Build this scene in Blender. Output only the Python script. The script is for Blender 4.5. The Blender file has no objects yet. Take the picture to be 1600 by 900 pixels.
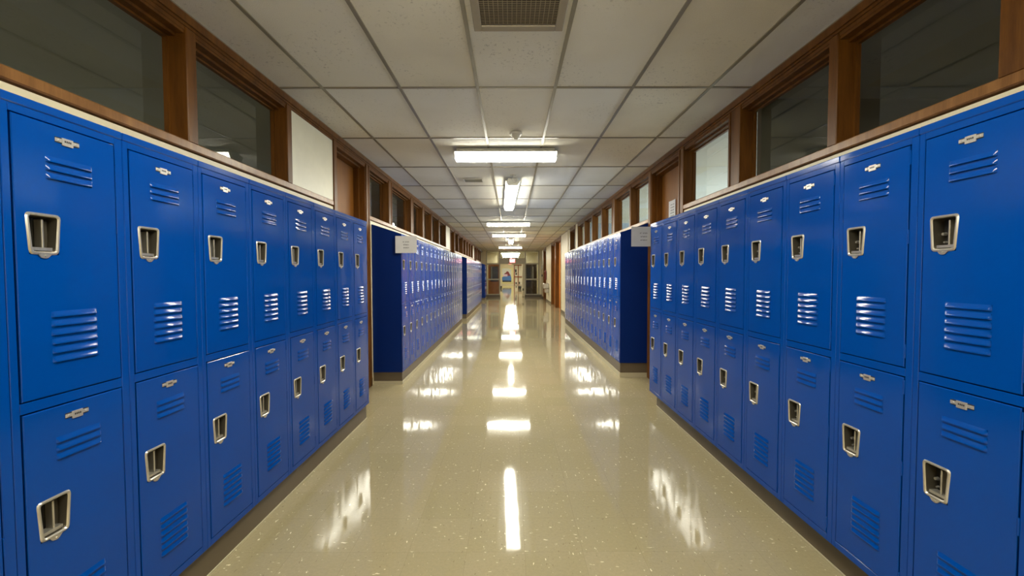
import bpy, bmesh, math, random
from mathutils import Matrix, Vector
random.seed(7)
S = bpy.context.scene
C = S.collection

# ------------------------------------------------------------------ camera
F_PX, YAW, PITCH, ROLL, EYE = 654.76, 0.0015, 0.0332, 0.0024, 1.4563
def make_camera():
    r0 = Vector((math.cos(YAW), -math.sin(YAW), 0)); f0 = Vector((math.sin(YAW), math.cos(YAW), 0))
    Z = Vector((0, 0, 1))
    fw = math.cos(PITCH)*f0 - math.sin(PITCH)*Z; u0 = math.sin(PITCH)*f0 + math.cos(PITCH)*Z
    rt = math.cos(ROLL)*r0 - math.sin(ROLL)*u0; up = math.sin(ROLL)*r0 + math.cos(ROLL)*u0
    cam = bpy.data.cameras.new('camera'); o = bpy.data.objects.new('camera', cam); C.objects.link(o)
    cam.sensor_width = 36; cam.lens = 36*F_PX/1600; cam.clip_start = .05; cam.clip_end = 200
    m = Matrix((rt, up, -fw)).transposed().to_4x4(); m.translation = Vector((0, 0, EYE))
    o.matrix_world = m
    S.camera = o
make_camera()

# ------------------------------------------------------------------ world and exposure
w = bpy.data.worlds.new('world'); S.world = w; w.use_nodes = True
w.node_tree.nodes['Background'].inputs[0].default_value = (.02, .02, .022, 1)
w.node_tree.nodes['Background'].inputs[1].default_value = .3
S.view_settings.view_transform = 'Standard'; S.view_settings.look = 'None'
S.view_settings.gamma = 1; S.view_settings.use_curve_mapping = False
S.view_settings.exposure = 1.3
LAMP = 35.0            # strength of every fluorescent diffuser
LAMP_COL = (1, .97, .82, 1)
ROOM_LAMP = 14.0      # daylight coming into the lit classroom on the right

# ------------------------------------------------------------------ main dimensions
CEIL = 2.918
WL, WR = -1.833, 1.91
FL, FR = -1.444, 1.519
END = 26.5
BACK = -7.0
HOOD = .125           # rise of the sloping locker tops
P = .3757             # locker width

# ------------------------------------------------------------------ materials
def s2l(c):
    return tuple(((v/255)/12.92 if v/255 <= .04045 else ((v/255+.055)/1.055)**2.4) for v in c) + (1,)
class NT:
    def __init__(s, name):
        s.m = bpy.data.materials.new(name); s.m.use_nodes = True
        s.t = s.m.node_tree; s.b = s.t.nodes['Principled BSDF']; s.L = s.t.links
    def n(s, typ, **kw):
        o = s.t.nodes.new(typ)
        for k, v in kw.items(): setattr(o, k, v)
        return o
    def set(s, **kw):
        for k, v in kw.items():
            s.b.inputs[k.replace('_', ' ')].default_value = v
    def coord(s, scale=(1, 1, 1), loc=(0, 0, 0)):
        tc = s.n('ShaderNodeTexCoord'); mp = s.n('ShaderNodeMapping')
        mp.inputs['Scale'].default_value = scale; mp.inputs['Location'].default_value = loc
        s.L.new(tc.outputs['Object'], mp.inputs[0]); return mp.outputs[0]
    def noise(s, vec, scale, detail=3, rough=.5, out='Fac'):
        n = s.n('ShaderNodeTexNoise'); n.inputs['Scale'].default_value = scale
        n.inputs['Detail'].default_value = detail; n.inputs['Roughness'].default_value = rough
        s.L.new(vec, n.inputs['Vector']); return n.outputs[out]
    def ramp(s, fac, stops):
        r = s.n('ShaderNodeValToRGB'); e = r.color_ramp.elements
        while len(e) < len(stops): e.new(.5)
        for el, (p, c) in zip(e, stops): el.position = p; el.color = c if len(c) == 4 else (*c, 1)
        s.L.new(fac, r.inputs[0]); return r.outputs[0]
    def mix(s, fac, a, b, mode='MIX'):
        m = s.n('ShaderNodeMix', data_type='RGBA', blend_type=mode)
        for sock, v in ((m.inputs[0], fac), (m.inputs[6], a), (m.inputs[7], b)):
            if isinstance(v, (int, float, tuple)): sock.default_value = v
            else: s.L.new(v, sock)
        return m.outputs[2]
    def math(s, op, a, b=0):
        m = s.n('ShaderNodeMath', operation=op)
        for sock, v in ((m.inputs[0], a), (m.inputs[1], b)):
            if isinstance(v, (int, float)): sock.default_value = v
            else: s.L.new(v, sock)
        return m.outputs[0]
    def col(s, v):
        if isinstance(v, tuple): s.b.inputs['Base Color'].default_value = v
        else: s.L.new(v, s.b.inputs['Base Color'])
    def bump(s, h, strength, dist):
        b = s.n('ShaderNodeBump'); b.inputs['Strength'].default_value = strength; b.inputs['Distance'].default_value = dist
        s.L.new(h, b.inputs['Height']); s.L.new(b.outputs[0], s.b.inputs['Normal']); return b

def plain(name, rgb, rough=.5, metal=0, **kw):
    n = NT(name); v = n.coord()
    f = n.noise(v, 9, 3)
    c = s2l(rgb); d = tuple(x*.86 for x in c[:3]) + (1,)
    n.col(n.mix(f, d, c)); n.set(Roughness=rough, Metallic=metal, **kw)
    return n.m

def m_blue():
    n = NT('blue_enamel'); v = n.coord()
    oi = n.n('ShaderNodeObjectInfo'); va = n.n('ShaderNodeVectorMath', operation='ADD'); vm = n.n('ShaderNodeVectorMath', operation='MULTIPLY')
    vm.inputs[1].default_value = (1.0, 1.0, .45); n.L.new(v, vm.inputs[0]); n.L.new(vm.outputs[0], va.inputs[0])
    sc = n.n('ShaderNodeVectorMath', operation='SCALE'); n.L.new(oi.outputs['Location'], sc.inputs[0]); sc.inputs['Scale'].default_value = 3.7; n.L.new(sc.outputs[0], va.inputs[1])
    f = n.noise(v, 3, 2)
    n.col(n.mix(f, (.0, .046, .275, 1), (.0, .055, .318, 1)))
    n.set(Roughness=.12, Specular_IOR_Level=.30)
    a = n.noise(va.outputs[0], 4.2, 1.5, .3); b = n.noise(v, 330, 2)
    b1 = n.bump(a, .55, .012)
    b2 = n.n('ShaderNodeBump'); b2.inputs['Strength'].default_value = .10; b2.inputs['Distance'].default_value = .0006
    n.L.new(b, b2.inputs['Height']); n.L.new(b1.outputs[0], b2.inputs['Normal']); n.L.new(b2.outputs[0], n.b.inputs['Normal'])
    return n.m
def m_blue_shaded():  # darker copy of the locker enamel, with the end panels' shade in its colour
    n = NT('blue_enamel_shaded'); v = n.coord(); f = n.noise(v, 3, 2)
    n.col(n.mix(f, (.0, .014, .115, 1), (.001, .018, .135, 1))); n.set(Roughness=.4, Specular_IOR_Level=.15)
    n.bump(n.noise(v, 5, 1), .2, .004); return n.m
def m_steel(name='satin_steel', c=(.62, .59, .53)):
    n = NT(name); v = n.coord((1, 1, .15)); f = n.noise(v, 160, 2)
    n.col(n.mix(f, tuple(x*.8 for x in c)+(1,), c+(1,))); n.set(Roughness=.30, Metallic=.78)
    n.bump(f, .15, .0005); return n.m
def m_wood(name, dark, light, rough=.32, axis=(1, 1, .12), scale=16, mid=.5):
    n = NT(name); v = n.coord(axis)
    a = n.noise(v, scale, 6, .65); b = n.noise(n.coord((axis[0]*6, axis[1]*6, axis[2]*2)), scale*2.2, 2)
    c = n.mix(n.ramp(a, [(.3, (0, 0, 0)), (.7, (1, 1, 1))]), s2l(dark), s2l(light))
    c = n.mix(n.math('MULTIPLY', b, .35), c, s2l(tuple(x*.6 for x in dark)))
    n.col(c); n.set(Roughness=rough, Specular_IOR_Level=.22); n.bump(b, .08, .001); return n.m
def m_tile():
    n = NT('ceiling_tile')
    tc = n.n('ShaderNodeTexCoord'); sep = n.n('ShaderNodeSeparateXYZ'); n.L.new(tc.outputs['Object'], sep.inputs[0])
    ix = n.math('FLOOR', n.math('DIVIDE', n.math('ADD', sep.outputs[0], 1.4808), .6096))
    iy = n.math('FLOOR', n.math('DIVIDE', n.math('SUBTRACT', sep.outputs[1], 3.344), 1.2192))
    cb = n.n('ShaderNodeCombineXYZ'); n.L.new(ix, cb.inputs[0]); n.L.new(iy, cb.inputs[1])
    wn = n.n('ShaderNodeTexWhiteNoise', noise_dimensions='3D'); n.L.new(cb.outputs[0], wn.inputs['Vector'])
    c = n.mix(wn.outputs['Value'], s2l((222, 216, 198)), s2l((222, 223, 222)))
    v = n.coord()
    speck = n.ramp(n.noise(v, 48, 2, .6), [(.61, (0, 0, 0)), (.68, (1, 1, 1))])
    patch = n.ramp(n.noise(v, 1.6, 3), [(.48, (0, 0, 0)), (.66, (1, 1, 1))])
    k = n.math('MULTIPLY', speck, n.math('MULTIPLY', patch, .38))
    c = n.mix(k, c, s2l((105, 96, 84)))
    stain = n.ramp(n.noise(v, 1.1, 4), [(.45, (0, 0, 0)), (.75, (1, 1, 1))])
    c = n.mix(n.math('MULTIPLY', stain, .28), c, s2l((170, 158, 132)))
    n.col(c); n.set(Roughness=.85, Specular_IOR_Level=.2)
    n.bump(n.noise(v, 170, 3, .7), .55, .004); return n.m
def m_floor():
    n = NT('vinyl_tile_floor'); v = n.coord()
    tc = n.n('ShaderNodeTexCoord'); sep = n.n('ShaderNodeSeparateXYZ'); n.L.new(tc.outputs['Object'], sep.inputs[0])
    X = n.math('DIVIDE', n.math('ADD', sep.outputs[0], 20.05), .3048); Y = n.math('DIVIDE', n.math('ADD', sep.outputs[1], 20.1), .3048)
    cb = n.n('ShaderNodeCombineXYZ'); n.L.new(n.math('FLOOR', X), cb.inputs[0]); n.L.new(n.math('FLOOR', Y), cb.inputs[1])
    wn = n.n('ShaderNodeTexWhiteNoise', noise_dimensions='3D'); n.L.new(cb.outputs[0], wn.inputs['Vector'])
    base = n.mix(wn.outputs['Value'], s2l((154, 144, 110)), s2l((160, 149, 117)))
    base = n.mix(n.math('MULTIPLY', n.noise(v, 1.3, 2), .3), base, s2l((168, 148, 122)))
    mott = n.ramp(n.noise(v, 60, 4, .7), [(.35, (0, 0, 0)), (.65, (1, 1, 1))])
    base = n.mix(n.math('MULTIPLY', mott, .35), base, s2l((136, 128, 100)))
    # cream and grey chips, streaked one way on odd tiles and the other on even tiles
    chk = n.math('MODULO', n.math('ADD', n.math('FLOOR', X), n.math('FLOOR', Y)), 2)
    ca = n.ramp(n.noise(n.coord((1, .38, 1)), 62, 2.5, .6), [(.665, (0, 0, 0)), (.70, (1, 1, 1))])
    cc = n.ramp(n.noise(n.coord((.38, 1, 1), (3, 5, 0)), 62, 2.5, .6), [(.665, (0, 0, 0)), (.70, (1, 1, 1))])
    chips = n.mix(chk, ca, cc)
    base = n.mix(chips, base, s2l((226, 214, 178)))
    dk = n.ramp(n.noise(n.coord((1, .5, 1), (9, 2, 0)), 60, 2.5, .6), [(.66, (0, 0, 0)), (.71, (1, 1, 1))])
    base = n.mix(n.math('MULTIPLY', dk, .5), base, s2l((112, 98, 72)))
    def seam(q):
        f = n.math('FRACT', q); return n.math('LESS_THAN', n.math('MINIMUM', f, n.math('SUBTRACT', 1, f)), .0045)
    sm = n.math('MAXIMUM', seam(X), seam(Y))
    base = n.mix(n.math('MULTIPLY', sm, .20), base, s2l((98, 88, 64)))
    n.col(base)
    rr = n.math('ADD', .028, n.math('MULTIPLY', n.noise(v, 2.5, 3), .05)); n.L.new(rr, n.b.inputs['Roughness'])
    n.set(Specular_IOR_Level=.5)
    h = n.noise(v, 5, 2, .5); n.bump(h, .07, .006); return n.m
def m_emit(name, col, k):
    n = NT(name); n.set(Base_Color=(.9, .9, .88, 1), Emission_Color=col, Emission_Strength=k, Roughness=.3); return n.m
def m_glass():
    m = bpy.data.materials.new('window_glass'); m.use_nodes = True; t = m.node_tree; t.nodes.clear()
    o = t.nodes.new('ShaderNodeOutputMaterial'); mx = t.nodes.new('ShaderNodeMixShader')
    tr = t.nodes.new('ShaderNodeBsdfTransparent'); gl = t.nodes.new('ShaderNodeBsdfGlossy'); lw = t.nodes.new('ShaderNodeLayerWeight'); geo = t.nodes.new('ShaderNodeNewGeometry')
    def mt(op, a, b):
        q = t.nodes.new('ShaderNodeMath'); q.operation = op
        for sk, v in zip(q.inputs, (a, b)):
            if isinstance(v, (int, float)): sk.default_value = v
            else: t.links.new(v, sk)
        return q.outputs[0]
    # both faces of a pane reflect: Schlick curve doubled on the front face, nothing on the way out
    fac = mt('ADD', .08, mt('MULTIPLY', .86, mt('POWER', lw.outputs['Facing'], 4.2)))
    fac = mt('MULTIPLY', fac, mt('SUBTRACT', 1, geo.outputs['Backfacing']))
    tr.inputs[0].default_value = (.82, .84, .82, 1); gl.inputs['Roughness'].default_value = .015
    L = t.links; L.new(fac, mx.inputs[0]); L.new(tr.outputs[0], mx.inputs[1]); L.new(gl.outputs[0], mx.inputs[2]); L.new(mx.outputs[0], o.inputs[0])
    return m
BLUE, BLUE_SHADED, STEEL = m_blue(), m_blue_shaded(), m_steel()
PLATE = m_steel('plate_metal', (.78, .75, .71))
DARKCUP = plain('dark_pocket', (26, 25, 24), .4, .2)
CUPSTEEL = plain('darker_pocket_steel', (96, 90, 78), .38, .7)  # darker metal for the pocket walls and channel
BLACK = plain('black_rubber', (22, 21, 20), .5)
WOOD = m_wood('oak_trim', (84, 49, 12), (126, 80, 28), .4)
SILLWOOD = m_wood('bounce_lit_sill_wood', (122, 82, 44), (162, 116, 68), .3)  # lighter than the oak trim: floor bounce light painted into the sill colour
DOORWOOD = m_wood('door_veneer', (122, 74, 22), (146, 94, 34), .45, (1, .6, .08), 10)
OAKORANGE = m_wood('orange_veneer', (206, 122, 48), (230, 148, 70), .35)
CREAM = plain('cream_paint', (226, 214, 180), .45)
PANEL = plain('white_panel', (226, 222, 198), .4)
TILE, FLOORM = m_tile(), m_floor()
GRID = plain('grid_metal', (134, 126, 108), .35)
TOE = plain('toe_rubber', (96, 84, 66), .45)
CURB = plain('concrete_curb', (190, 180, 150), .6)
WHITEMETAL = plain('white_metal', (214, 210, 196), .35)
LENS = m_emit('lit_lens', LAMP_COL, LAMP)
LENSIDE = m_emit('lit_lens_side', LAMP_COL, LAMP*.30)
GLASS = m_glass()
ALU = plain('painted_frame', (178, 172, 150), .4)
PAPER = plain('paper', (205, 205, 206), .6)
INK = plain('ink', (70, 70, 74), .6)
ROOMWALL = plain('classroom_wall', (150, 150, 138), .8)
ROOMWALL2 = plain('pale_classroom_wall', (176, 190, 200), .8)
REDGLOW = m_emit('red_lit_face', (1, .05, .06, 1), 2.5)
PALEGLOW = m_emit('pale_lit_letters', (1, .50, .45, 1), 5.0)
RED = plain('red_enamel', (96, 22, 18), .35)

# ------------------------------------------------------------------ mesh helpers
def box(bm, x0, x1, y0, y1, z0, z1, mi=0):
    vs = [bm.verts.new(p) for p in ((x0,y0,z0),(x1,y0,z0),(x1,y1,z0),(x0,y1,z0),(x0,y0,z1),(x1,y0,z1),(x1,y1,z1),(x0,y1,z1))]
    for f in ((0,3,2,1),(4,5,6,7),(0,1,5,4),(1,2,6,5),(2,3,7,6),(3,0,4,7)):
        q = bm.faces.new([vs[i] for i in f]); q.material_index = mi
def bevel(bm, w, seg=1):
    bmesh.ops.bevel(bm, geom=bm.edges[:], offset=w, segments=seg, affect='EDGES', clamp_overlap=True)
def bbox(bm, x0, x1, y0, y1, z0, z1, b=.003, mi=0, seg=1):
    t = bmesh.new(); box(t, x0, x1, y0, y1, z0, z1, mi); bevel(t, b, seg)
    for f in t.faces: f.material_index = mi
    me = bpy.data.meshes.new('tmp'); t.to_mesh(me); t.free(); bm.from_mesh(me); bpy.data.meshes.remove(me)
def cyl(bm, c, r0, r1, h, axis='z', seg=20, mi=0):
    res = bmesh.ops.create_cone(bm, cap_ends=True, segments=seg, radius1=r0, radius2=r1, depth=h)
    vs = res['verts']
    if axis == 'x': bmesh.ops.rotate(bm, verts=vs, matrix=Matrix.Rotation(math.pi/2, 3, 'Y'))
    if axis == 'y': bmesh.ops.rotate(bm, verts=vs, matrix=Matrix.Rotation(math.pi/2, 3, 'X'))
    bmesh.ops.translate(bm, verts=vs, vec=c)
    for f in {f for v in vs for f in v.link_faces}: f.material_index = mi
def link(name, bm, mats, parent=None, loc=(0, 0, 0), rz=0, smooth=False, **props):
    me = bpy.data.meshes.new(name)
    bmesh.ops.recalc_face_normals(bm, faces=bm.faces[:])
    bm.to_mesh(me); bm.free()
    for m in (mats if isinstance(mats, (list, tuple)) else [mats]): me.materials.append(m)
    if smooth:
        for p in me.polygons: p.use_smooth = True
        me.set_sharp_from_angle(angle=math.radians(35))
    o = bpy.data.objects.new(name, me); C.objects.link(o); o.parent = parent
    o.location = loc; o.rotation_euler = (0, 0, rz)
    for k, v in props.items(): o[k] = v
    return o
def empty(name, loc=(0, 0, 0), rz=0, **props):
    o = bpy.data.objects.new(name, None); C.objects.link(o); o.location = loc; o.rotation_euler = (0, 0, rz)
    o.empty_display_size = .1
    for k, v in props.items(): o[k] = v
    return o
def struct(name, bm, mats, **kw):
    o = link(name, bm, mats, **kw); o['kind'] = 'structure'; return o
def copy_tree(o, parent=None):
    c = o.copy(); C.objects.link(c)
    if parent: c.parent = parent
    for ch in list(o.children): copy_tree(ch, c)
    return c

# ------------------------------------------------------------------ shell
FAR = 56.0
bm = bmesh.new(); box(bm, -8, 8, BACK-.1, FAR+.2, -.1, 0); struct('floor', bm, FLOORM)
bm = bmesh.new(); box(bm, -8, 8, BACK-.1, FAR+.2, CEIL+.006, CEIL+.1)
ceil = struct('ceiling', bm, TILE)
bm = bmesh.new()
for j in range(6):
    x = (j-2.5)*.6096 + .0432
    box(bm, x-.012, x+.012, BACK, END, CEIL-.002, CEIL+.012)
k = -8
while 3.344 + k*1.2192 < END:
    y = 3.344 + k*1.2192
    if y > BACK: box(bm, WL, WR, y-.011, y+.011, CEIL-.001, CEIL+.012)
    k += 1
for k in range(24):
    y = END + .9 + k*1.2192; box(bm, -1.9, 1.9, y-.011, y+.011, CEIL-.001, CEIL+.012)
for j in range(6):
    x = (j-2.5)*.6096 + .0432; box(bm, x-.012, x+.012, END+.12, FAR, CEIL-.002, CEIL+.012)
box(bm, WL-.001, WL+.022, BACK, END, CEIL-.004, CEIL+.01); box(bm, WR-.022, WR+.001, BACK, END, CEIL-.004, CEIL+.01)
link('ceiling_grid', bm, GRID, parent=ceil)

TH = .20; TD = .13                    # wall thickness
SILL, HEAD = 2.22, 2.80    # transom window openings
# spans: ('w', y0, y1) window, ('d', ...) door, ('p', ...) painted panel, ('c', ...) plain painted wall to the ceiling
LEFT = [('w', -3.4, -2.0), ('w', -1.9, -.5), ('w', -.35, .85), ('w', .95, 2.40), ('w', 2.475, 3.455), ('p', 3.53, 4.35), ('d', 4.43, 5.31),
        ('w', 5.44, 6.28), ('w', 6.46, 7.66), ('w', 7.86, 8.67), ('w', 8.84, 9.60), ('w', 9.74, 10.60), ('w', 10.72, 11.70),
        ('p', 11.78, 12.56), ('d', 12.64, 13.46),
        ('w', 13.65, 14.43), ('w', 14.58, 15.78), ('w', 15.95, 16.80), ('w', 16.93, 17.75), ('w', 17.88, 18.75), ('w', 18.88, 19.85),
        ('p', 19.93, 20.70), ('d', 20.80, 21.62), ('w', 21.8, 22.6), ('w', 22.8, 23.9), ('w', 24.1, 25.0), ('w', 25.15, 26.1)]
RIGHT = [('w', -3.4, -2.0), ('w', -1.9, -.5), ('w', -.35, .85), ('w', .45+.5, 1.56), ('w', 1.66, 2.475), ('w', 2.545, 3.51), ('w', 3.70, 4.655), ('d', 4.79, 5.75),
         ('w', 5.84, 6.69), ('w', 6.77, 7.73), ('w', 7.96, 8.81), ('w', 8.90, 9.85), ('w', 9.95, 10.88), ('w', 11.0, 12.0),
         ('c', 12.06, 12.45), ('w', 12.55, 13.55), ('c', 13.62, 16.05), ('d', 16.20, 18.0), ('d', 18.3, 20.0), ('c', 20.12, 22.9), ('d', 23.05, 24.8), ('c', 24.95, END)]
wn = dn = tn = 0
def side_box(bm, sx, X, d0, d1, y0, y1, z0, z1, mi=0, b=0):
    # d: depth behind the wall face (positive = into the wall, away from the corridor)
    xa, xb = X + sx*d0, X + sx*d1
    if xa > xb: xa, xb = xb, xa
    if b: bbox(bm, xa, xb, y0, y1, z0, z1, b, mi)
    else: box(bm, xa, xb, y0, y1, z0, z1, mi)

def build_wall(side, sx, X, spans):
    global wn, dn, tn
    lowtop = SILL - .065
    wall = bmesh.new(); trim = bmesh.new()
    edges = []
    # solid wall under the windows, gaps at the doors
    y = BACK
    for kind, a, b in spans:
        if kind == 'd':
            side_box(wall, sx, X, 0, TH, y, a-.09 if True else a, 0, lowtop); y = b+.09
    side_box(wall, sx, X, 0, TH, y, END, 0, lowtop)
    for kind, a, b in spans:
        if kind == 'c':
            side_box(wall, sx, X, 0, TH, a-.05, b+.05, lowtop, CEIL)
        if kind == 'p':
            side_box(wall, sx, X, .0, .05, a, b, SILL-.01, HEAD+.055, 1)
    struct('wall_'+side, wall, [CREAM, PANEL])
    # wooden header in steps and the sill, broken where plain wall reaches the ceiling
    runs = []; start = BACK
    for kind, a, b in spans:
        if kind == 'c': runs.append((start, a-.05)); start = b+.05
    runs.append((start, END))
    for a, b in runs:
        if b-a < .1: continue
        side_box(trim, sx, X, -.012, TD, a, b, HEAD+.05, CEIL, 0)
        side_box(trim, sx, X, -.024, -.012, a, b, CEIL-.052, CEIL-.004, 0)
        side_box(trim, sx, X, -.004, TD, a, b, HEAD+.028, HEAD+.05, 0)
        y = a
        for kind, p, q in spans:
            if kind == 'd' and a-.01 <= p < b:
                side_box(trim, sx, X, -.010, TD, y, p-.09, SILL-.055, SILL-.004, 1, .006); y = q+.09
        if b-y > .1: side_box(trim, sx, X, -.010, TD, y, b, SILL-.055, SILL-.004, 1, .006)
    # posts between openings
    for i, (kind, a, b) in enumerate(spans):
        nb = spans[i+1] if i+1 < len(spans) else None
        if nb:
            p, q = b, nb[1]
            if kind in 'wpd' and nb[0] in 'wpd':
                z0 = 0 if 'd' in (kind, nb[0]) else SILL-.01
                if q-p > .13:
                    side_box(trim, sx, X, -.006, TD, p+.028, q-.028, z0, HEAD+.05)
                    side_box(trim, sx, X, -.014, TD, p, p+.03, z0, HEAD+.05, 0, .004); side_box(trim, sx, X, -.014, TD, q-.03, q, z0, HEAD+.05, 0, .004)
                else:
                    side_box(trim, sx, X, -.012, TD, p, q, z0, HEAD+.05, 0, .005)
            elif kind in 'wd' or nb[0] in 'wd':
                if kind in 'wd': side_box(trim, sx, X, -.012, TD, p, p+.06, 0 if kind == 'd' else SILL-.01, HEAD+.05, 0, .004)
                if nb[0] in 'wd': side_box(trim, sx, X, -.012, TD, q-.06, q, 0 if nb[0] == 'd' else SILL-.01, HEAD+.05, 0, .004)
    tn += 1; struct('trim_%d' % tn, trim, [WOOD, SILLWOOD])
    for kind, a, b in spans:
        if kind == 'w':
            wn += 1
            f = bmesh.new(); z0 = SILL
            side_box(f, sx, X, .0, .128, a, b, HEAD+.012, HEAD+.03); side_box(f, sx, X, .05, .128, a, b, HEAD-.004, HEAD+.012)
            side_box(f, sx, X, .09, .116, a, a+.012, z0, HEAD); side_box(f, sx, X, .09, .116, b-.012, b, z0, HEAD)
            side_box(f, sx, X, .09, .116, a+.012, b-.012, z0-.004, z0+.014); side_box(f, sx, X, .09, .116, a+.012, b-.012, HEAD-.016, HEAD-.004)
            o = struct('window_%d' % wn, f, WOOD)
            g = bmesh.new(); side_box(g, sx, X, .117, .123, a+.002, b-.002, z0-.003, HEAD-.004); link('window_pane', g, GLASS, parent=o)
        if kind == 'd':
            dn += 1
            z1 = HEAD+.03
            f = bmesh.new()
            side_box(f, sx, X, .0, .16, a, b, HEAD, z1); side_box(f, sx, X, .05, .16, a, b, HEAD-.02, HEAD)
            for (p, q) in ((a, a+.02), (b-.02, b)): side_box(f, sx, X, 0.0, .155, p, q, 0, HEAD)
            for (p, q) in ((a+.02, a+.045), (b-.045, b-.02)): side_box(f, sx, X, .07, .135, p, q, 0, HEAD-.02)
            o = struct('door_%d' % dn, f, WOOD)
            lf = bmesh.new()
            leaves = [(a+.022, b-.022)] if b-a < 1.3 else [(a+.022, (a+b)/2-.003), ((a+b)/2+.003, b-.022)]
            for i, (p, q) in enumerate(leaves):
                lf = bmesh.new(); side_box(lf, sx, X, .135, .178, p, q, .008, HEAD-.022, 0, .002)
                d = link('door_leaf', lf, DOORWOOD if b < 15 else OAKORANGE, parent=o)
                h = bmesh.new(); hy = q-.08 if (i == 0) else p+.08
                cyl(h, (X+sx*.112, hy, 1.0), .03, .03, .05, 'x'); cyl(h, (X+sx*.128, hy, 1.0), .035, .035, .014, 'x')
                link('door_knob', h, STEEL, parent=d, smooth=True)
build_wall('left', -1, WL, LEFT)
build_wall('right', 1, WR, RIGHT)
# baseboards where no lockers stand, right side beyond the lockers
bm = bmesh.new()
for a, b in ((11.9, 16.1), (20.1, 22.95), (24.95, END)): box(bm, WR-.012, WR, a, b, 0, .1)
struct('baseboard_right', bm, TOE)
bm = bmesh.new(); box(bm, WL, WL+.012, 5.41, 5.46, 0, .1); box(bm, WL, WL+.012, 13.3, 13.5, 0, .1); box(bm, WL, WL+.012, 21.72, 22.8, 0, .1); struct('baseboard_left', bm, TOE)
# classrooms behind the transom windows
bm = bmesh.new()
box(bm, -7.1, -7.0, BACK, END, 0, CEIL+.006); struct('wall_classrooms_left', bm, ROOMWALL)
bm = bmesh.new(); box(bm, 7.0, 7.1, BACK, 3.6, 0, CEIL+.006); box(bm, WR+TH, 7.0, 3.57, 3.63, 0, CEIL+.006)
struct('wall_classrooms_right', bm, ROOMWALL)
bm = bmesh.new(); box(bm, 7.0, 7.1, 3.65, END, 0, CEIL+.006); box(bm, WR+TH, 7.0, 12.2, 12.3, 0, CEIL+.006); struct('wall_bright_classroom', bm, ROOMWALL2)
bm = bmesh.new(); box(bm, -7, 7, BACK-.1, BACK, 0, CEIL+.006); struct('wall_back', bm, CREAM)
l = bpy.data.lights.new('classroom_daylight', 'AREA'); l.shape = 'RECTANGLE'; l.size = 1.4; l.size_y = 7; l.energy = ROOM_LAMP*21; l.color = (.72, .85, 1)
o = bpy.data.objects.new('classroom_daylight', l); C.objects.link(o); o.location = (6.9, 8, 1.5); o.rotation_euler = (0, math.radians(78), 0)

for nm, loc, rot, e in (('left_classroom_fill', (-6.9, 3.5, 1.6), -80, 12), ('right_classroom_fill', (6.9, 0, 1.6), 80, 3.5)):  # unseen fill lamps added to brighten the dark window glass
    l = bpy.data.lights.new(nm, 'AREA'); l.shape = 'RECTANGLE'; l.size = 1.2; l.size_y = 6; l.energy = e; l.color = (.85, .95, .85)
    o = bpy.data.objects.new(nm, l); C.objects.link(o); o.location = loc; o.rotation_euler = (0, math.radians(rot), 0)

# ------------------------------------------------------------------ end of the corridor: framed doorway with sidelights
FX = (-1.597, -.747, .891, 1.761)
bm = bmesh.new()
box(bm, WL-TH, FX[0], END-.02, END+.12, 0, CEIL+.006); box(bm, FX[3], WR+TH, END-.02, END+.12, 0, CEIL+.006)
box(bm, -7, WL-TH, END, END+.1, 0, CEIL+.006); box(bm, WR+TH, 7, END, END+.1, 0, CEIL+.006)
struct('wall_end', bm, CREAM)
dn += 1
fr = bmesh.new()
y0, y1 = END-.03, END+.06
for x, ww in ((FX[0], .07), (FX[1]-.03, .08), (FX[2]-.05, .08), (FX[3]-.07, .07)):
    box(fr, x, x+ww, y0, y1, 0, CEIL+.004)
box(fr, FX[0]+.07, FX[3]-.07, y0+.01, y1, CEIL-.045, CEIL+.004)
box(fr, FX[1]+.05, FX[2]-.05, y0+.005, y1, 2.093, 2.456)            # header panel
for a, b in ((FX[0]+.07, FX[1]-.03), (FX[2]+.03, FX[3]-.07)):
    box(fr, a, b, y0+.01, y1, 2.06, 2.15); box(fr, a, b, y0+.01, y1, 1.08, 1.165)
    box(fr, a, b, y0+.01, y1, .15, .20)
endf = struct('door_%d' % dn, fr, ALU)
kp = bmesh.new()
for a, b in ((FX[0]-.2, FX[1]+.04), (FX[2]-.04, FX[3]+.15)): box(kp, a, b, y0-.008, y1-.02, 0, .15)
link('kick_base', kp, TOE, parent=endf)
for a, b in ((FX[0]+.07, FX[1]-.03), (FX[2]+.03, FX[3]-.07)):
    for z0, z1 in ((2.15, CEIL-.045), (1.165, 2.06), (.20, 1.08)):
        g = bmesh.new(); box(g, a, b, END+.01, END+.016, z0, z1); link('window_pane', g, GLASS, parent=endf)
g = bmesh.new(); box(g, FX[1]+.05, FX[2]-.05, END+.01, END+.016, 2.456, CEIL-.045); link('window_pane', g, GLASS, parent=endf)
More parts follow.
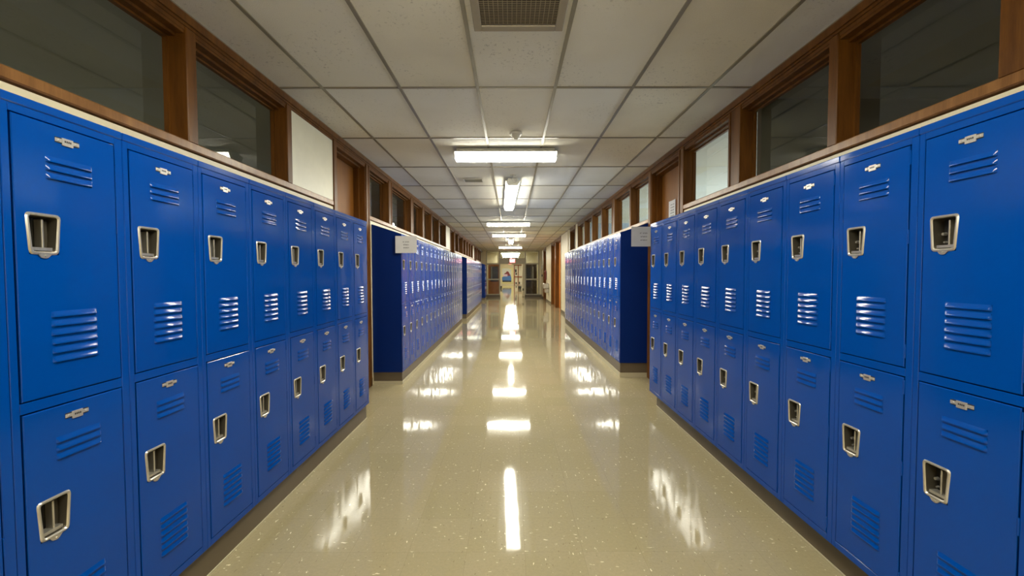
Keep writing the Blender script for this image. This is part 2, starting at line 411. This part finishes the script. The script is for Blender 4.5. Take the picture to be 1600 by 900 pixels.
# two door leaves folded back flat behind the sidelights
GREYWOOD = m_wood('dark_veneer', (92, 74, 52), (122, 98, 70), .4)
for i, (a, b, m) in enumerate(((-1.47, -.70, OAKORANGE), (.86, 1.62, GREYWOOD))):
    lf = bmesh.new(); Y = END+.14
    box(lf, a, b, Y, Y+.045, .03, .98)
    box(lf, a, a+.13, Y, Y+.045, .98, 2.08); box(lf, b-.13, b, Y, Y+.045, .98, 2.08); box(lf, a+.13, b-.13, Y, Y+.045, 1.95, 2.08)
    d = link('door_leaf', lf, [m], parent=endf, label='open door leaf folded back, dark window above %s wood' % ('orange' if i == 0 else 'grey brown'))
    g = bmesh.new(); box(g, a+.13, b-.13, Y+.02, Y+.026, .98, 1.95); link('vision_glass', g, plain('wired_glass_%d' % i, (88, 74, 58), .2), parent=d)
    h = bmesh.new(); hx = -1.25 if i == 0 else 1.38
    bbox(h, hx-.035, hx+.035, Y-.06, Y-.035, 1.08, 1.92, .01); box(h, hx-.02, hx+.02, Y-.035, Y, 1.1, 1.16); box(h, hx-.02, hx+.02, Y-.035, Y, 1.84, 1.9)
    link('push_bar', h, WHITEMETAL, parent=d)
# narrow open leaf edge on the right of the opening
lf = bmesh.new(); box(lf, .70, .84, END+.2, END+1.1, .02, 2.08); link('door_edge', lf, CREAM, parent=endf)
h = bmesh.new(); bbox(h, .69, .80, END+.15, END+.2, .40, .55, .01); link('door_holder', h, plain('grey_metal', (110, 104, 90), .4), parent=endf)

# hall beyond the doorway
bm = bmesh.new()
box(bm, -2.2, -2.0, END+.12, FAR, 0, CEIL+.006); box(bm, -2.0, -.95, END+2.2, END+2.35, 0, CEIL+.006)
struct('wall_hall_left', bm, CREAM)
bm = bmesh.new(); box(bm, 2.0, 2.2, END+.12, FAR, 0, CEIL+.006); box(bm, 1.05, 2.0, END+2.6, END+2.75, 0, CEIL+.006)
struct('wall_hall_right', bm, CREAM)
bm = bmesh.new(); box(bm, -2.2, 2.2, FAR, FAR+.2, 0, CEIL+.006); struct('wall_hall_end', bm, CREAM)

# ------------------------------------------------------------------ lockers
def ring(bm, outer, inner, y0, y1, mi=0):
    a = [bm.verts.new((x, y0, z)) for x, z in outer]; b = [bm.verts.new((x, y1, z)) for x, z in inner]
    n = len(a)
    for i in range(n):
        f = bm.faces.new((a[i], a[(i+1) % n], b[(i+1) % n], b[i])); f.material_index = mi
    return a, b
def round_poly(pts, r, seg=3):
    out = []; n = len(pts)
    for i in range(n):
        p = Vector(pts[i]); a = Vector(pts[i-1]); b = Vector(pts[(i+1) % n])
        u = (a-p).normalized(); v = (b-p).normalized()
        for k in range(seg+1):
            t = k/seg; q0 = p+u*r; q1 = p+v*r
            q = q0*(1-t)**2 + p*2*t*(1-t) + q1*t*t
            out.append((q.x, q.y))
    return out
def louver(bm, x0, x1, zt, h=.019, out=.0070):
    # raised hood: rises slowly from the top, rolls under at the bottom
    prof = [(0, 0), (.35, .35), (.62, .75), (.78, 1.0), (.93, .93), (1.0, .60)]
    xs = [(x0, 0), (x0+.004, .7), (x0+.009, 1), (x1-.009, 1), (x1-.004, .7), (x1, 0)]
    rows = []
    for x, s in xs:
        rows.append([bm.verts.new((x, -.002-out*s*o, zt-h*d)) for d, o in prof])
    for i in range(len(rows)-1):
        for j in range(len(prof)-1):
            f = bm.faces.new((rows[i][j], rows[i][j+1], rows[i+1][j+1], rows[i+1][j]))
def door_mesh(zb, zt, dz):
    """door face with a trapezoid hole for the handle; dz is how far the fittings sit above the lower door's"""
    bm = bmesh.new(); u0, u1 = .0268, .3412
    hole = [(.060, .479+dz), (.143, .479+dz), (.149, .600+dz), (.054, .600+dz)]
    outer = [(u0, zb), (u1, zb), (u1, zt), (u0, zt)]; c = .0022
    inn = [(u0+c, zb+c), (u1-c, zb+c), (u1-c, zt-c), (u0+c, zt-c)]
    ring(bm, inn, hole, -.002, -.002)
    ring(bm, outer, inn, -.0002, -.002)
    ring(bm, outer, outer, -.0002, .016)
    ring(bm, hole, hole, -.002, .01)
    for k in range(3): louver(bm, .113, .257, .787+dz-k*.0262)
    for k in range(6): louver(bm, .113, .257, .301+dz-k*.0285)
    bmesh.ops.remove_doubles(bm, verts=bm.verts[:], dist=1e-5)
    return bm
def handle_mesh(dz):
    bm = bmesh.new(); z = dz
    base = [(.059, .478+z), (.142, .478+z), (.151, .606+z), (.051, .606+z)]
    def off(d): return [(x + (d if x < .1 else -d), zz + (d if zz < .55+z else -d)) for x, zz in base]
    o0 = round_poly(base, .014); o1 = round_poly(off(.003), .012); i1 = round_poly(off(.007), .010); i2 = round_poly(off(.010), .008); bk = round_poly(off(.014), .006)
    # pocket is shallow enough to stay inside the door and body
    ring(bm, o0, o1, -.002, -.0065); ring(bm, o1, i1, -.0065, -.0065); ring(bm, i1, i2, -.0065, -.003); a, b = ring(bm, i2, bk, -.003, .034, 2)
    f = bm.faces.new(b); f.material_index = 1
    # sloped lower ledge inside the pocket
    x0, x1 = .071, .130; zz = .491+z
    box(bm, x0, x1, .004, .033, zz, zz+.010)
    # lifting lever divides the pocket: channel on the right, dark opening on the left
    bbox(bm, .105, .111, .008, .034, .500+z, .588+z, .0015)
    bbox(bm, .111, .134, .022, .0335, .502+z, .586+z, .002, 2)
    # rivets
    cyl(bm, (.075, .0265, .541+z), .0065, .005, .012, 'y', 12); cyl(bm, (.078, .028, .512+z), .0042, .003, .010, 'y', 10)
    # little tab under the rim with its rivet
    tab = [(.082, .480+z), (.120, .480+z), (.110, .4695+z), (.104, .467+z), (.098, .467+z), (.090, .4695+z)]
    vs = [bm.verts.new((x, -.0055, q)) for x, q in tab]; bm.faces.new(vs)
    ring(bm, tab, tab, -.0055, -.002)
    cyl(bm, (.101, -.0065, .4745+z), .0035, .0022, .004, 'y', 10)
    return bm
def plate_mesh(dz):
    bm = bmesh.new(); z = .845+dz; c = .179
    def flat(x0, x1, z0, z1, y, mi=0): bbox(bm, x0, x1, y, -.002, z0, z1, .0006, mi)
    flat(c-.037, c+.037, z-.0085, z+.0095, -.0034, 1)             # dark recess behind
    flat(c-.037, c+.037, z-.005, z+.006, -.0050)                  # cross bar
    flat(c-.017, c+.017, z-.0135, z+.0105, -.0060)                # centre plate
    for s in (-1, 1): cyl(bm, (c+s*.026, -.0060, z+.0005), .0042, .003, .003, 'y', 10)
    for i in range(4): box(bm, c-.010+i*.0055, c-.0065+i*.0055, -.0064, -.0058, z-.003, z+.003, 2)   # stamped figures
    return bm
def body_mesh():
    bm = bmesh.new(); H = 1.829; D = .385; g = .0006
    # sheet metal case: sides, top, bottom, back, shelf between the two tiers
    box(bm, g, .004, .017, D, 0, H); box(bm, P-.004, P-g, .017, D, 0, H)
    box(bm, .004, P-.004, .017, D, H-.003, H); box(bm, .004, P-.004, .017, D, 0, .003)
    box(bm, .004, P-.004, D-.003, D, .003, H-.003); box(bm, .004, P-.004, .02, D-.003, .903, .907)
    # sloping hood that sheds dust, higher at the wall
    R = HOOD; v = [bm.verts.new(p) for p in ((g, .014, H-.002), (P-g, .014, H-.002), (P-g, D, H-.002), (g, D, H-.002), (g, .014, H+.003), (P-g, .014, H+.003), (P-g, D, H+R), (g, D, H+R))]
    for q in ((0, 3, 2, 1), (4, 5, 6, 7), (0, 1, 5, 4), (1, 2, 6, 5), (2, 3, 7, 6), (3, 0, 4, 7)): bm.faces.new([v[i] for i in q])
    # face frame: uprights with a folded outer edge, top cap, mid rail, bottom rail
    bbox(bm, g, .0225, 0, .017, 0, H-.028, .0018); bbox(bm, .3455, P-g, 0, .017, 0, H-.028, .0018)
    bbox(bm, .0225, .3455, .0005, .017, H-.052, H-.028, .001)
    bbox(bm, g, P-g, -.003, .017, H-.028, H, .003)
    bbox(bm, .0225, .3455, .0005, .017, .8885, .9205, .001); bbox(bm, .0225, .3455, .0005, .017, 0, .031, .001)
    # hinge knuckles beside each door
    for z in (1.70, 1.40, .96, .82, .50, .06): bbox(bm, .3425, .3475, -.0035, .004, z, z+.055, .0012)
    return bm
proto = empty('locker')
link('body', body_mesh(), [BLUE], parent=proto)
for nm, zb, zt, dz in (('door', .9245, 1.7730, .886), ('door', .035, .8845, 0)):
    d = link(nm, door_mesh(zb, zt, dz), [BLUE], parent=proto, smooth=True)
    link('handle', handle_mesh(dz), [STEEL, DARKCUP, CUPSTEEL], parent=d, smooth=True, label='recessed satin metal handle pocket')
    link('number_plate', plate_mesh(dz), [PLATE, BLACK, DARKCUP], parent=d, label='small riveted metal number plate')

NUM = ['first', 'second', 'third', 'fourth', 'fifth', 'sixth', 'seventh', 'eighth', 'ninth', 'tenth', 'eleventh', 'twelfth', 'thirteenth', 'fourteenth', 'fifteenth', 'sixteenth', 'seventeenth', 'eighteenth']
first = [True]
def bank(side, y0, n, base, front, toe, where, group, curb=0, sidepanel=False):
    global tn
    for i in range(n):
        o = proto if first[0] else copy_tree(proto); first[0] = False
        y = y0 + i*P
        o.rotation_euler = (0, 0, math.pi/2 if side == 'left' else -math.pi/2)
        o.location = (front, y if side == 'left' else y+P, base)
        o['category'] = 'locker'; o['group'] = group
        if i == 0: t = 'nearest blue two-tier steel locker of the %s' % where
        elif i == n-1: t = 'farthest blue two-tier steel locker of the %s' % where
        else: t = 'blue two-tier steel locker, %s from near end of the %s' % (NUM[i], where)
        o['label'] = t
    s = 1 if side == 'left' else -1; wall = WL+.003 if side == 'left' else WR-.003
    y1 = y0+n*P
    b = bmesh.new(); a, c = sorted((wall, toe)); box(b, a, c, y0+.004, y1-.004, curb, base)
    if curb:
        a, c = sorted((wall, toe+s*.006)); box(b, a, c, y0-.002, y1+.01, 0, curb, 1)
    else:
        a, c = sorted((wall, toe+s*.005)); box(b, a, c, y0-.002, y1+.003, 0, .007, 1)
    tn += 1; struct('trim_%d' % tn, b, [TOE, CURB])
    if sidepanel:
        # flat painted end panel closing the bank
        b = bmesh.new(); vs = [[b.verts.new((x, y, z)) for x, z in ((front, base), (wall, base), (wall, base+1.829+HOOD), (front, base+1.829))] for y in (y0-.006, y0-.0005)]
        b.faces.new(vs[0]); b.faces.new(vs[1])
        for i in range(4): b.faces.new((vs[0][i], vs[0][(i+1) % 4], vs[1][(i+1) % 4], vs[1][i]))
        return b
bank('left', 4.204-9*P, 9, .155, FL, -1.472, 'near left row', 'lockers in the near left row')
bank('right', 4.579-9*P, 9, .168, FR, 1.60, 'near right row', 'lockers in the near right row')
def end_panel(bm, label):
    link('locker_end_panel', bm, BLUE_SHADED, label=label, category='locker end panel')
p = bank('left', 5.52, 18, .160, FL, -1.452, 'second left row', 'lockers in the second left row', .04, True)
end_panel(p, 'shaded blue end panel of the second left row of lockers')
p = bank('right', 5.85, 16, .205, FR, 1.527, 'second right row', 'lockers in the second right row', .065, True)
end_panel(p, 'shaded blue end panel of the second right row of lockers')
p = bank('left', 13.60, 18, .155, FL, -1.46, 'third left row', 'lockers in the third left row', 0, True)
end_panel(p, 'shaded blue end panel of the third left row of lockers')
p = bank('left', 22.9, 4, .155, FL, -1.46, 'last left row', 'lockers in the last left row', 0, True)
end_panel(p, 'shaded blue end panel of the last left row, by the end doorway')

# ------------------------------------------------------------------ fluorescent fixtures
def fixture(cx, cy, along, length, width, label, group='fluorescent ceiling fixtures', rz=0.0, name='ceiling_light', z=2.80):
    root = empty(name, (cx, cy, z), (math.pi/2 if along else 0)+rz, label=label, category='ceiling light', group=group)
    L, W2 = length/2, width/2
    b = bmesh.new(); bbox(b, -L+.002, L-.002, -W2*1.04, W2*1.04, .066, .078, .002); bbox(b, -L+.03, L-.03, -W2*.75, W2*.75, .078, CEIL-z-.002, .003); link('housing', b, WHITEMETAL, parent=root)
    # wraparound lens: flat bottom, sloped shoulders
    prof = [(-W2, .066), (-W2*.93, .040), (-W2*.74, .006), (-W2*.6, 0), (W2*.6, 0), (W2*.74, .006), (W2*.93, .040), (W2, .066)]
    b = bmesh.new()
    A = [b.verts.new((-L+.012, y, q)) for y, q in prof]; B = [b.verts.new((L-.012, y, q)) for y, q in prof]
    for i in range(len(prof)):
        f = b.faces.new((A[i], A[(i+1) % 8], B[(i+1) % 8], B[i])); f.material_index = 1 if i in (0, 1, 5, 6, 7) else 0   # prismatic flanks throw less light than the flat bottom
    link('diffuser', b, [LENS, LENSIDE], parent=root)
    for s in (-1, 1):
        b = bmesh.new(); x = s*(L-.012); x2 = s*L
        A = [b.verts.new((x, y*1.01, q)) for y, q in prof]; B = [b.verts.new((x2, y*.94, q*.97+.002)) for y, q in prof]
        for i in range(len(prof)): b.faces.new((A[i], A[(i+1) % 8], B[(i+1) % 8], B[i]))
        b.faces.new(A); b.faces.new(B)
        link('end_cap', b, WHITEMETAL, parent=root)
    return root
CRO, LON = 'fluorescent light set across the corridor', 'long fluorescent light set along the corridor'
fixture(-.062, 5.0, False, 1.20, .25, 'nearest and widest '+CRO+', behind the smoke detector')
fixture(-.01, 7.65, True, 2.50, .21, 'nearer '+LON+', in the ceiling middle', rz=.03)
fixture(-.08, 11.75, False, 1.20, .25, 'second '+CRO+', before the closely following one')
fixture(-.08, 15.1, False, 1.20, .25, 'third '+CRO)
fixture(-.02, 17.7, True, 2.40, .21, 'farther '+LON+', near the end doorway')
fixture(-.05, 22.0, False, 1.20, .25, 'last '+CRO+' before the end doorway')
for i, y in enumerate((28.2, 31, 34, 38, 41, 44, 47, 50, 53)):  # row includes extra fixtures added to brighten the hall
    fixture(-.05, y, False, 1.25, .25, ('nearest ' if i == 0 else 'farther ')+'fluorescent light of the partly added row beyond the end doorway', 'lights beyond the end doorway')
# the same fixtures continue overhead and behind
fixture(-.06, 1.45, False, 1.20, .25, 'fluorescent light overhead in front of the square return grille')
fixture(-.02, -2.6, True, 2.50, .21, 'long fluorescent light behind the viewer')
fixture(-.06, -5.2, False, 1.20, .25, 'fluorescent light across the corridor behind the viewer')

# ------------------------------------------------------------------ ceiling fittings
root = empty('return_air_grille', (.0455, 2.28, CEIL-.004), label='square perforated return air grille in the ceiling with dark slots', category='air vent')
b = bmesh.new(); O, I = .262, .217
for x0, x1, y0, y1 in ((-O, -I, -.27, .27), (I, O, -.27, .27), (-I, I, -.27, -.218), (-I, I, .218, .27)): bbox(b, x0, x1, y0, y1, -.012, 0, .003)
link('frame', b, plain('vent_frame', (150, 138, 118), .5), parent=root)
b = bmesh.new(); box(b, -I, I, -.218, .218, .0, .003); link('backing', b, plain('vent_dark', (30, 22, 16), .7), parent=root)
b = bmesh.new()
for i in range(1, 17): x = -I+i*2*I/17; box(b, x-.0016, x+.0016, -.218, .218, -.007, -.004)
for i in range(1, 29): y = -.218+i*.436/29; box(b, -I, I, y-.0018, y+.0018, -.004, -.0015)
link('wire_grid', b, plain('vent_wire', (150, 136, 112), .5), parent=root)
root = empty('smoke_detector', (.05, 4.39, CEIL-.002), label='round white smoke detector on the ceiling before the nearest light', category='smoke detector')
b = bmesh.new(); cyl(b, (0, 0, -.012), .062, .066, .022, seg=28); link('base', b, WHITEMETAL, parent=root, smooth=True)
b = bmesh.new(); cyl(b, (0, 0, -.038), .034, .050, .030, seg=28); cyl(b, (0, 0, -.060), .017, .030, .016, seg=24); link('sensor_head', b, WHITEMETAL, parent=root, smooth=True)
root = empty('supply_vent', (-.585, 6.57, CEIL-.003), label='small grey slotted supply vent in a ceiling tile left of the lights', category='air vent')
b = bmesh.new()
for x0, x1, y0, y1 in ((-.15, -.135, -.12, .12), (.135, .15, -.12, .12), (-.135, .135, -.12, -.105), (-.135, .135, .105, .12)): box(b, x0, x1, y0, y1, -.008, 0)
link('frame', b, WHITEMETAL, parent=root)
b = bmesh.new()
for i in range(7): y = -.09+i*.03; box(b, -.135, .135, y-.011, y+.009, -.006, -.002)
link('slat', b, plain('vent_slat', (140, 134, 118), .5), parent=root)
root = empty('conduit_hook', (.03, 6.22, CEIL-.002), label='metal cable clamp and wire hook at the near end of the long light', category='hook')
b = bmesh.new(); bbox(b, -.045, .045, -.015, .015, -.006, 0, .002); cyl(b, (-.03, 0, -.01), .012, .012, .01); cyl(b, (.03, 0, -.01), .012, .012, .01); link('plate', b, STEEL, parent=root)
def tube(name, pts, r, mat, parent=None, **props):
    b = bmesh.new(); prev = None; seg = 8
    for i, p in enumerate(pts):
        p = Vector(p); t = (Vector(pts[min(i+1, len(pts)-1)])-Vector(pts[max(i-1, 0)])).normalized()
        u = t.cross(Vector((.3, .2, 1))).normalized(); v = t.cross(u)
        rg = [b.verts.new(p+u*r*math.cos(a*2*math.pi/seg)+v*r*math.sin(a*2*math.pi/seg)) for a in range(seg)]
        if prev:
            for a in range(seg): b.faces.new((prev[a], prev[(a+1) % seg], rg[(a+1) % seg], rg[a]))
        else: b.faces.new(rg)
        prev = rg
    b.faces.new(prev)
    return link(name, b, mat, parent=parent, smooth=True, **props)
tube('wire', [(0, 0, -.006), (-.012, .02, -.03), (-.02, .05, -.055), (-.005, .09, -.075), (.03, .12, -.08), (.05, .13, -.06), (.045, .15, -.04)], .006, STEEL, root)

# ------------------------------------------------------------------ paper signs
def sign(name, w_, h_, lines, loc, rz, label, tilt=0):
    root = empty(name, loc, rz, label=label, category='sign'); root.rotation_euler = (0, tilt, rz)
    b = bmesh.new(); n = 8; rows = []
    for i in range(n+1):
        u = i/n; x = -w_/2+w_*u
        rows.append([[b.verts.new((x, y+.006*math.sin(u*3.1)*(1 if k else 1), z)) for z in (0, h_)] for k, y in enumerate((0, .0006))])
    for i in range(n):
        (a, bb), (c, d) = rows[i], rows[i+1]
        b.faces.new((a[0], c[0], c[1], a[1])); b.faces.new((bb[0], bb[1], d[1], d[0]))
        b.faces.new((a[0], bb[0], d[0], c[0])); b.faces.new((a[1], c[1], d[1], bb[1]))
    (a, bb) = rows[0]; b.faces.new((a[0], a[1], bb[1], bb[0])); (a, bb) = rows[-1]; b.faces.new((a[0], bb[0], bb[1], a[1]))
    link('sheet', b, PAPER, parent=root)
    b = bmesh.new()
    for zc, words, hh in lines:
        tot = sum(words)+.010*(len(words)-1); x = -tot/2
        for wd in words:
            k = max(1, int(wd/.011)); cw = wd/k
            for j in range(k):
                xx = x+j*cw; uu = (xx+w_/2)/w_; yy = .006*math.sin(uu*3.1)
                # strokes of one printed capital letter
                box(b, xx, xx+cw*.22, yy-.0008, yy-.0003, zc, zc+hh)
                box(b, xx+cw*.22, xx+cw*.75, yy-.0008, yy-.0003, zc+(hh*.8 if j % 2 else hh*.4), zc+(hh if j % 2 else hh*.6))
                if j % 3 != 1: box(b, xx+cw*.55, xx+cw*.75, yy-.0008, yy-.0003, zc, zc+hh)
            x += wd+.010
    link('printed_lines', b, INK, parent=root)
    return root
L3 = [(.138, (.022, .055), .013), (.100, (.072,), .013), (.062, (.074,), .013)]
sign('paper_sign', .281, .222, L3, (-1.375, 5.495, 1.735), 0, 'white paper sign with three printed lines taped to the second left locker row')
s = sign('paper_sign', .279, .216, L3, (1.452, 4.595, 1.755), 0, 'white paper sign with three printed lines sticking out behind the near right lockers')
L4 = [(.22, (.06, .05), .013), (.185, (.12,), .013), (.15, (.05, .05), .013), (.115, (.13,), .013), (.08, (.11,), .013)]
sign('paper_notice', .216, .279, L4, (WR+.125, 5.33, 2.105), -math.pi/2, 'white portrait notice on the brown door behind the near right lockers')

# ------------------------------------------------------------------ exit signs
def text_mesh(body, size, depth):
    cu = bpy.data.curves.new('txt', 'FONT'); cu.body = body; cu.size = size; cu.extrude = depth; cu.align_x = 'CENTER'; cu.align_y = 'CENTER'; cu.offset = size*.02
    o = bpy.data.objects.new('txt', cu); C.objects.link(o); dg = bpy.context.evaluated_depsgraph_get(); dg.update()
    me = bpy.data.meshes.new_from_object(o.evaluated_get(dg)); bpy.data.objects.remove(o); return me
def exit_sign(loc, w_, h_, label):
    root = empty('exit_sign', loc, label=label, category='exit sign')
    b = bmesh.new(); bbox(b, -w_/2, w_/2, -.03, .03, -h_/2, h_/2, .006); link('case', b, WHITEMETAL, parent=root)
    b = bmesh.new(); box(b, -w_/2+.012, w_/2-.012, -.034, -.0302, -h_/2+.012, h_/2-.012); link('lit_face', b, REDGLOW, parent=root)
    me = text_mesh('EXIT', h_*.85, .003); me.materials.append(PALEGLOW)
    t = bpy.data.objects.new('letters', me); C.objects.link(t); t.parent = root; t.location = (0, -.037, 0); t.rotation_euler = (math.pi/2, 0, 0); t.scale = (.92*w_/(h_*2.0), 1, 1)
exit_sign((.065, END-.08, 2.29), .36, .25, 'red lit exit sign on the grey header over the end doorway')
exit_sign((-.12, 36, 2.42), .34, .24, 'second red lit exit sign hanging in the hall beyond the doorway')
b = bmesh.new(); cyl(b, (-.12, 36, 2.73), .012, .012, .37); 
link('hanger_rod', b, STEEL, label='thin rod holding the second exit sign from the hall ceiling', category='rod')

# ------------------------------------------------------------------ things at the far end
def pic(px_, py_, Y=FAR-.05): return ((px_-799)/654.76*Y, EYE-(py_-428.3)/654.76*Y)
root = empty('bulletin_board', (0, 0, 0), label='pale framed board with a blue and dark red picture on the far end wall', category='bulletin board')
Y = FAR-.03
x0, z1 = pic(784, 418.5); x1, z0 = pic(802, 443.5)
b = bmesh.new(); bbox(b, x0, x1, Y-.03, Y+.02, z0, z1, .01); link('board', b, plain('board_yellow', (232, 222, 160), .6), parent=root)
def poly(name, pts, mat, y):
    b = bmesh.new(); q = [pic(*p) for p in pts]
    ring(b, q, q, y, y+.012); b.faces.new([b.verts.new((x, y, z)) for x, z in q]); bmesh.ops.remove_doubles(b, verts=b.verts[:], dist=1e-5)
    link(name, b, mat, parent=root)
poly('pale_shape', [(784.3, 419.5), (793, 419), (799, 421), (799, 430), (785, 430)], plain('art_pale', (214, 218, 214), .6), Y-.045)
poly('dark_red_shape', [(788, 427.5), (790, 426.5), (792.5, 423.5), (795, 425), (797.5, 431), (788, 431)], plain('art_red', (120, 40, 46), .6), Y-.06)
poly('blue_shape', [(784.5, 433), (790, 431), (794, 426), (797.5, 429), (799, 434), (799, 440), (786, 440), (784.5, 437)], plain('art_blue', (70, 120, 190), .6), Y-.053)
poly('lavender_shape', [(786, 428.5), (793, 428.5), (793, 432), (787, 432)], plain('art_lavender', (215, 190, 214), .6), Y-.07)
poly('dark_strip', [(785, 438), (799, 438.5), (799, 440.6), (785, 440.6)], plain('art_dark', (50, 52, 70), .6), Y-.066)
root2 = empty('display_case', (0, 0, 0), label='red brown framed glazed case beside the far board', category='display case')
x0, z1 = pic(803, 414); x1, z0 = pic(817, 446.5)
FR_ = m_wood('red_oak', (120, 54, 26), (156, 82, 42)); b = bmesh.new()
xm = pic(809.5, 430)[0]; zm = pic(800, 432.5)[1]
for a, c, d, e in ((x0, x0+.11, z0, z1), (x1-.08, x1, z0, z1), (xm-.04, xm+.04, z0, z1), (x0, x1, z1-.1, z1), (x0, x1, zm-.05, zm+.05), (x0, x1, z0, z0+.12)): box(b, a, c, Y-.25, Y-.15, d, e)
box(b, x0, x1, Y-.15, Y+.01, z0, z0+.05)
link('frame', b, FR_, parent=root2)
b = bmesh.new(); box(b, x0+.02, x1-.02, Y-.02, Y+.01, z0+.05, z1); link('white_backing', b, plain('white_board', (232, 226, 204), .6), parent=root2)
b = bmesh.new()
for (pa, pb, pc, pd) in ((804.8, 421, 807.2, 425.5), (805.5, 426.5, 807.6, 429.5), (805.6, 441, 807.4, 444), (810.8, 440.5, 812.4, 444)):
    xa, zb_ = pic(pa, pb); xb, za_ = pic(pc, pd); box(b, xa, xb, Y-.06, Y-.02, za_, zb_)
link('dark_poster', b, BLACK, parent=root2)
for x, y, lab in ((-1.02, 41.6, 'small black bin on the left of the hall beyond the doorway'), (.82, 40.8, 'small black bin on the right of the hall beyond the doorway')):
    root = empty('waste_bin', (x, y, 0), label=lab, category='bin', group='small black bins in the hall')
    b = bmesh.new(); ww = .10 if x < 0 else .17
    for i, (z, s) in enumerate(((0, .85), (.27, 1.0))): pass
    A = [b.verts.new((sx*ww*.85, sy*.1, 0)) for sx, sy in ((-1,-1),(1,-1),(1,1),(-1,1))]; B = [b.verts.new((sx*ww, sy*.12, .25)) for sx, sy in ((-1,-1),(1,-1),(1,1),(-1,1))]
    b.faces.new(A); b.faces.new(B)
    for i in range(4): b.faces.new((A[i], A[(i+1)%4], B[(i+1)%4], B[i]))
    link('bucket', b, BLACK, parent=root)
    b = bmesh.new(); bbox(b, -ww*1.05, ww*1.05, -.126, .126, .25, .275, .005); link('rim', b, BLACK, parent=root)

root = empty('wall_clock', (WR-.002, 25.55, 1.86), label='round white clock on the right wall beside the end doorway', category='clock')
b = bmesh.new(); cyl(b, (-.03, 0, 0), .15, .14, .06, 'x', 24); link('case', b, WHITEMETAL, parent=root)
b = bmesh.new(); cyl(b, (-.063, 0, 0), .125, .125, .006, 'x', 24); link('face', b, PAPER, parent=root)
b = bmesh.new(); box(b, -.070, -.067, -.006, .006, 0, .09); box(b, -.070, -.067, -.006, .06, -.006, .006); link('hands', b, BLACK, parent=root)
root = empty('card_reader', (WR-.002, 25.7, 1.36), label='small dark switch box on the right wall under the clock', category='switch box')
b = bmesh.new(); bbox(b, -.05, 0, -.06, .06, -.07, .07, .01); link('box', b, BLACK, parent=root); b = bmesh.new(); bbox(b, -.058, -.05, -.03, .03, -.03, .04, .002); link('button', b, STEEL, parent=root)
root = empty('fire_extinguisher', (WR-.09, 22.3, 1.15), label='red fire extinguisher hung on the cream right wall between doors', category='fire extinguisher')
b = bmesh.new(); cyl(b, (0, 0, .22), .06, .06, .44, seg=24); cyl(b, (0, 0, .475), .06, .025, .07, seg=24); link('cylinder', b, RED, parent=root, smooth=True)
b = bmesh.new(); cyl(b, (0, 0, .53), .02, .02, .05); box(b, -.012, .012, -.10, .05, .56, .575); box(b, -.012, .012, -.10, .03, .585, .6); link('valve', b, BLACK, parent=root)
tube('hose', [(0, .05, .54), (-.01, .12, .5), (-.01, .14, .35), (-.01, .12, .12), (-.01, .1, .08)], .013, BLACK, root)
b = bmesh.new(); box(b, .055, .09, -.03, .03, .1, .5); link('bracket', b, STEEL, parent=root)
root = empty('drinking_fountain', (WR, 21.4, 0), label='grey steel drinking fountain on the right wall below the fire extinguisher', category='drinking fountain')
b = bmesh.new(); bbox(b, -.30, 0, -.22, .22, .72, .98, .03); bbox(b, -.22, 0, -.15, .15, .50, .72, .03); link('basin', b, STEEL, parent=root)
b = bmesh.new(); cyl(b, (-.08, -.12, 1.0), .02, .015, .05); link('spout', b, STEEL, parent=root)
tube('wall_conduit', [(WR-.02, 12.55+1.4, 2.0), (WR-.02, 13.95, 2.4), (WR-.02, 13.95, CEIL)], .014, CREAM, label='thin painted conduit running up the right wall past the lockers', category='conduit')
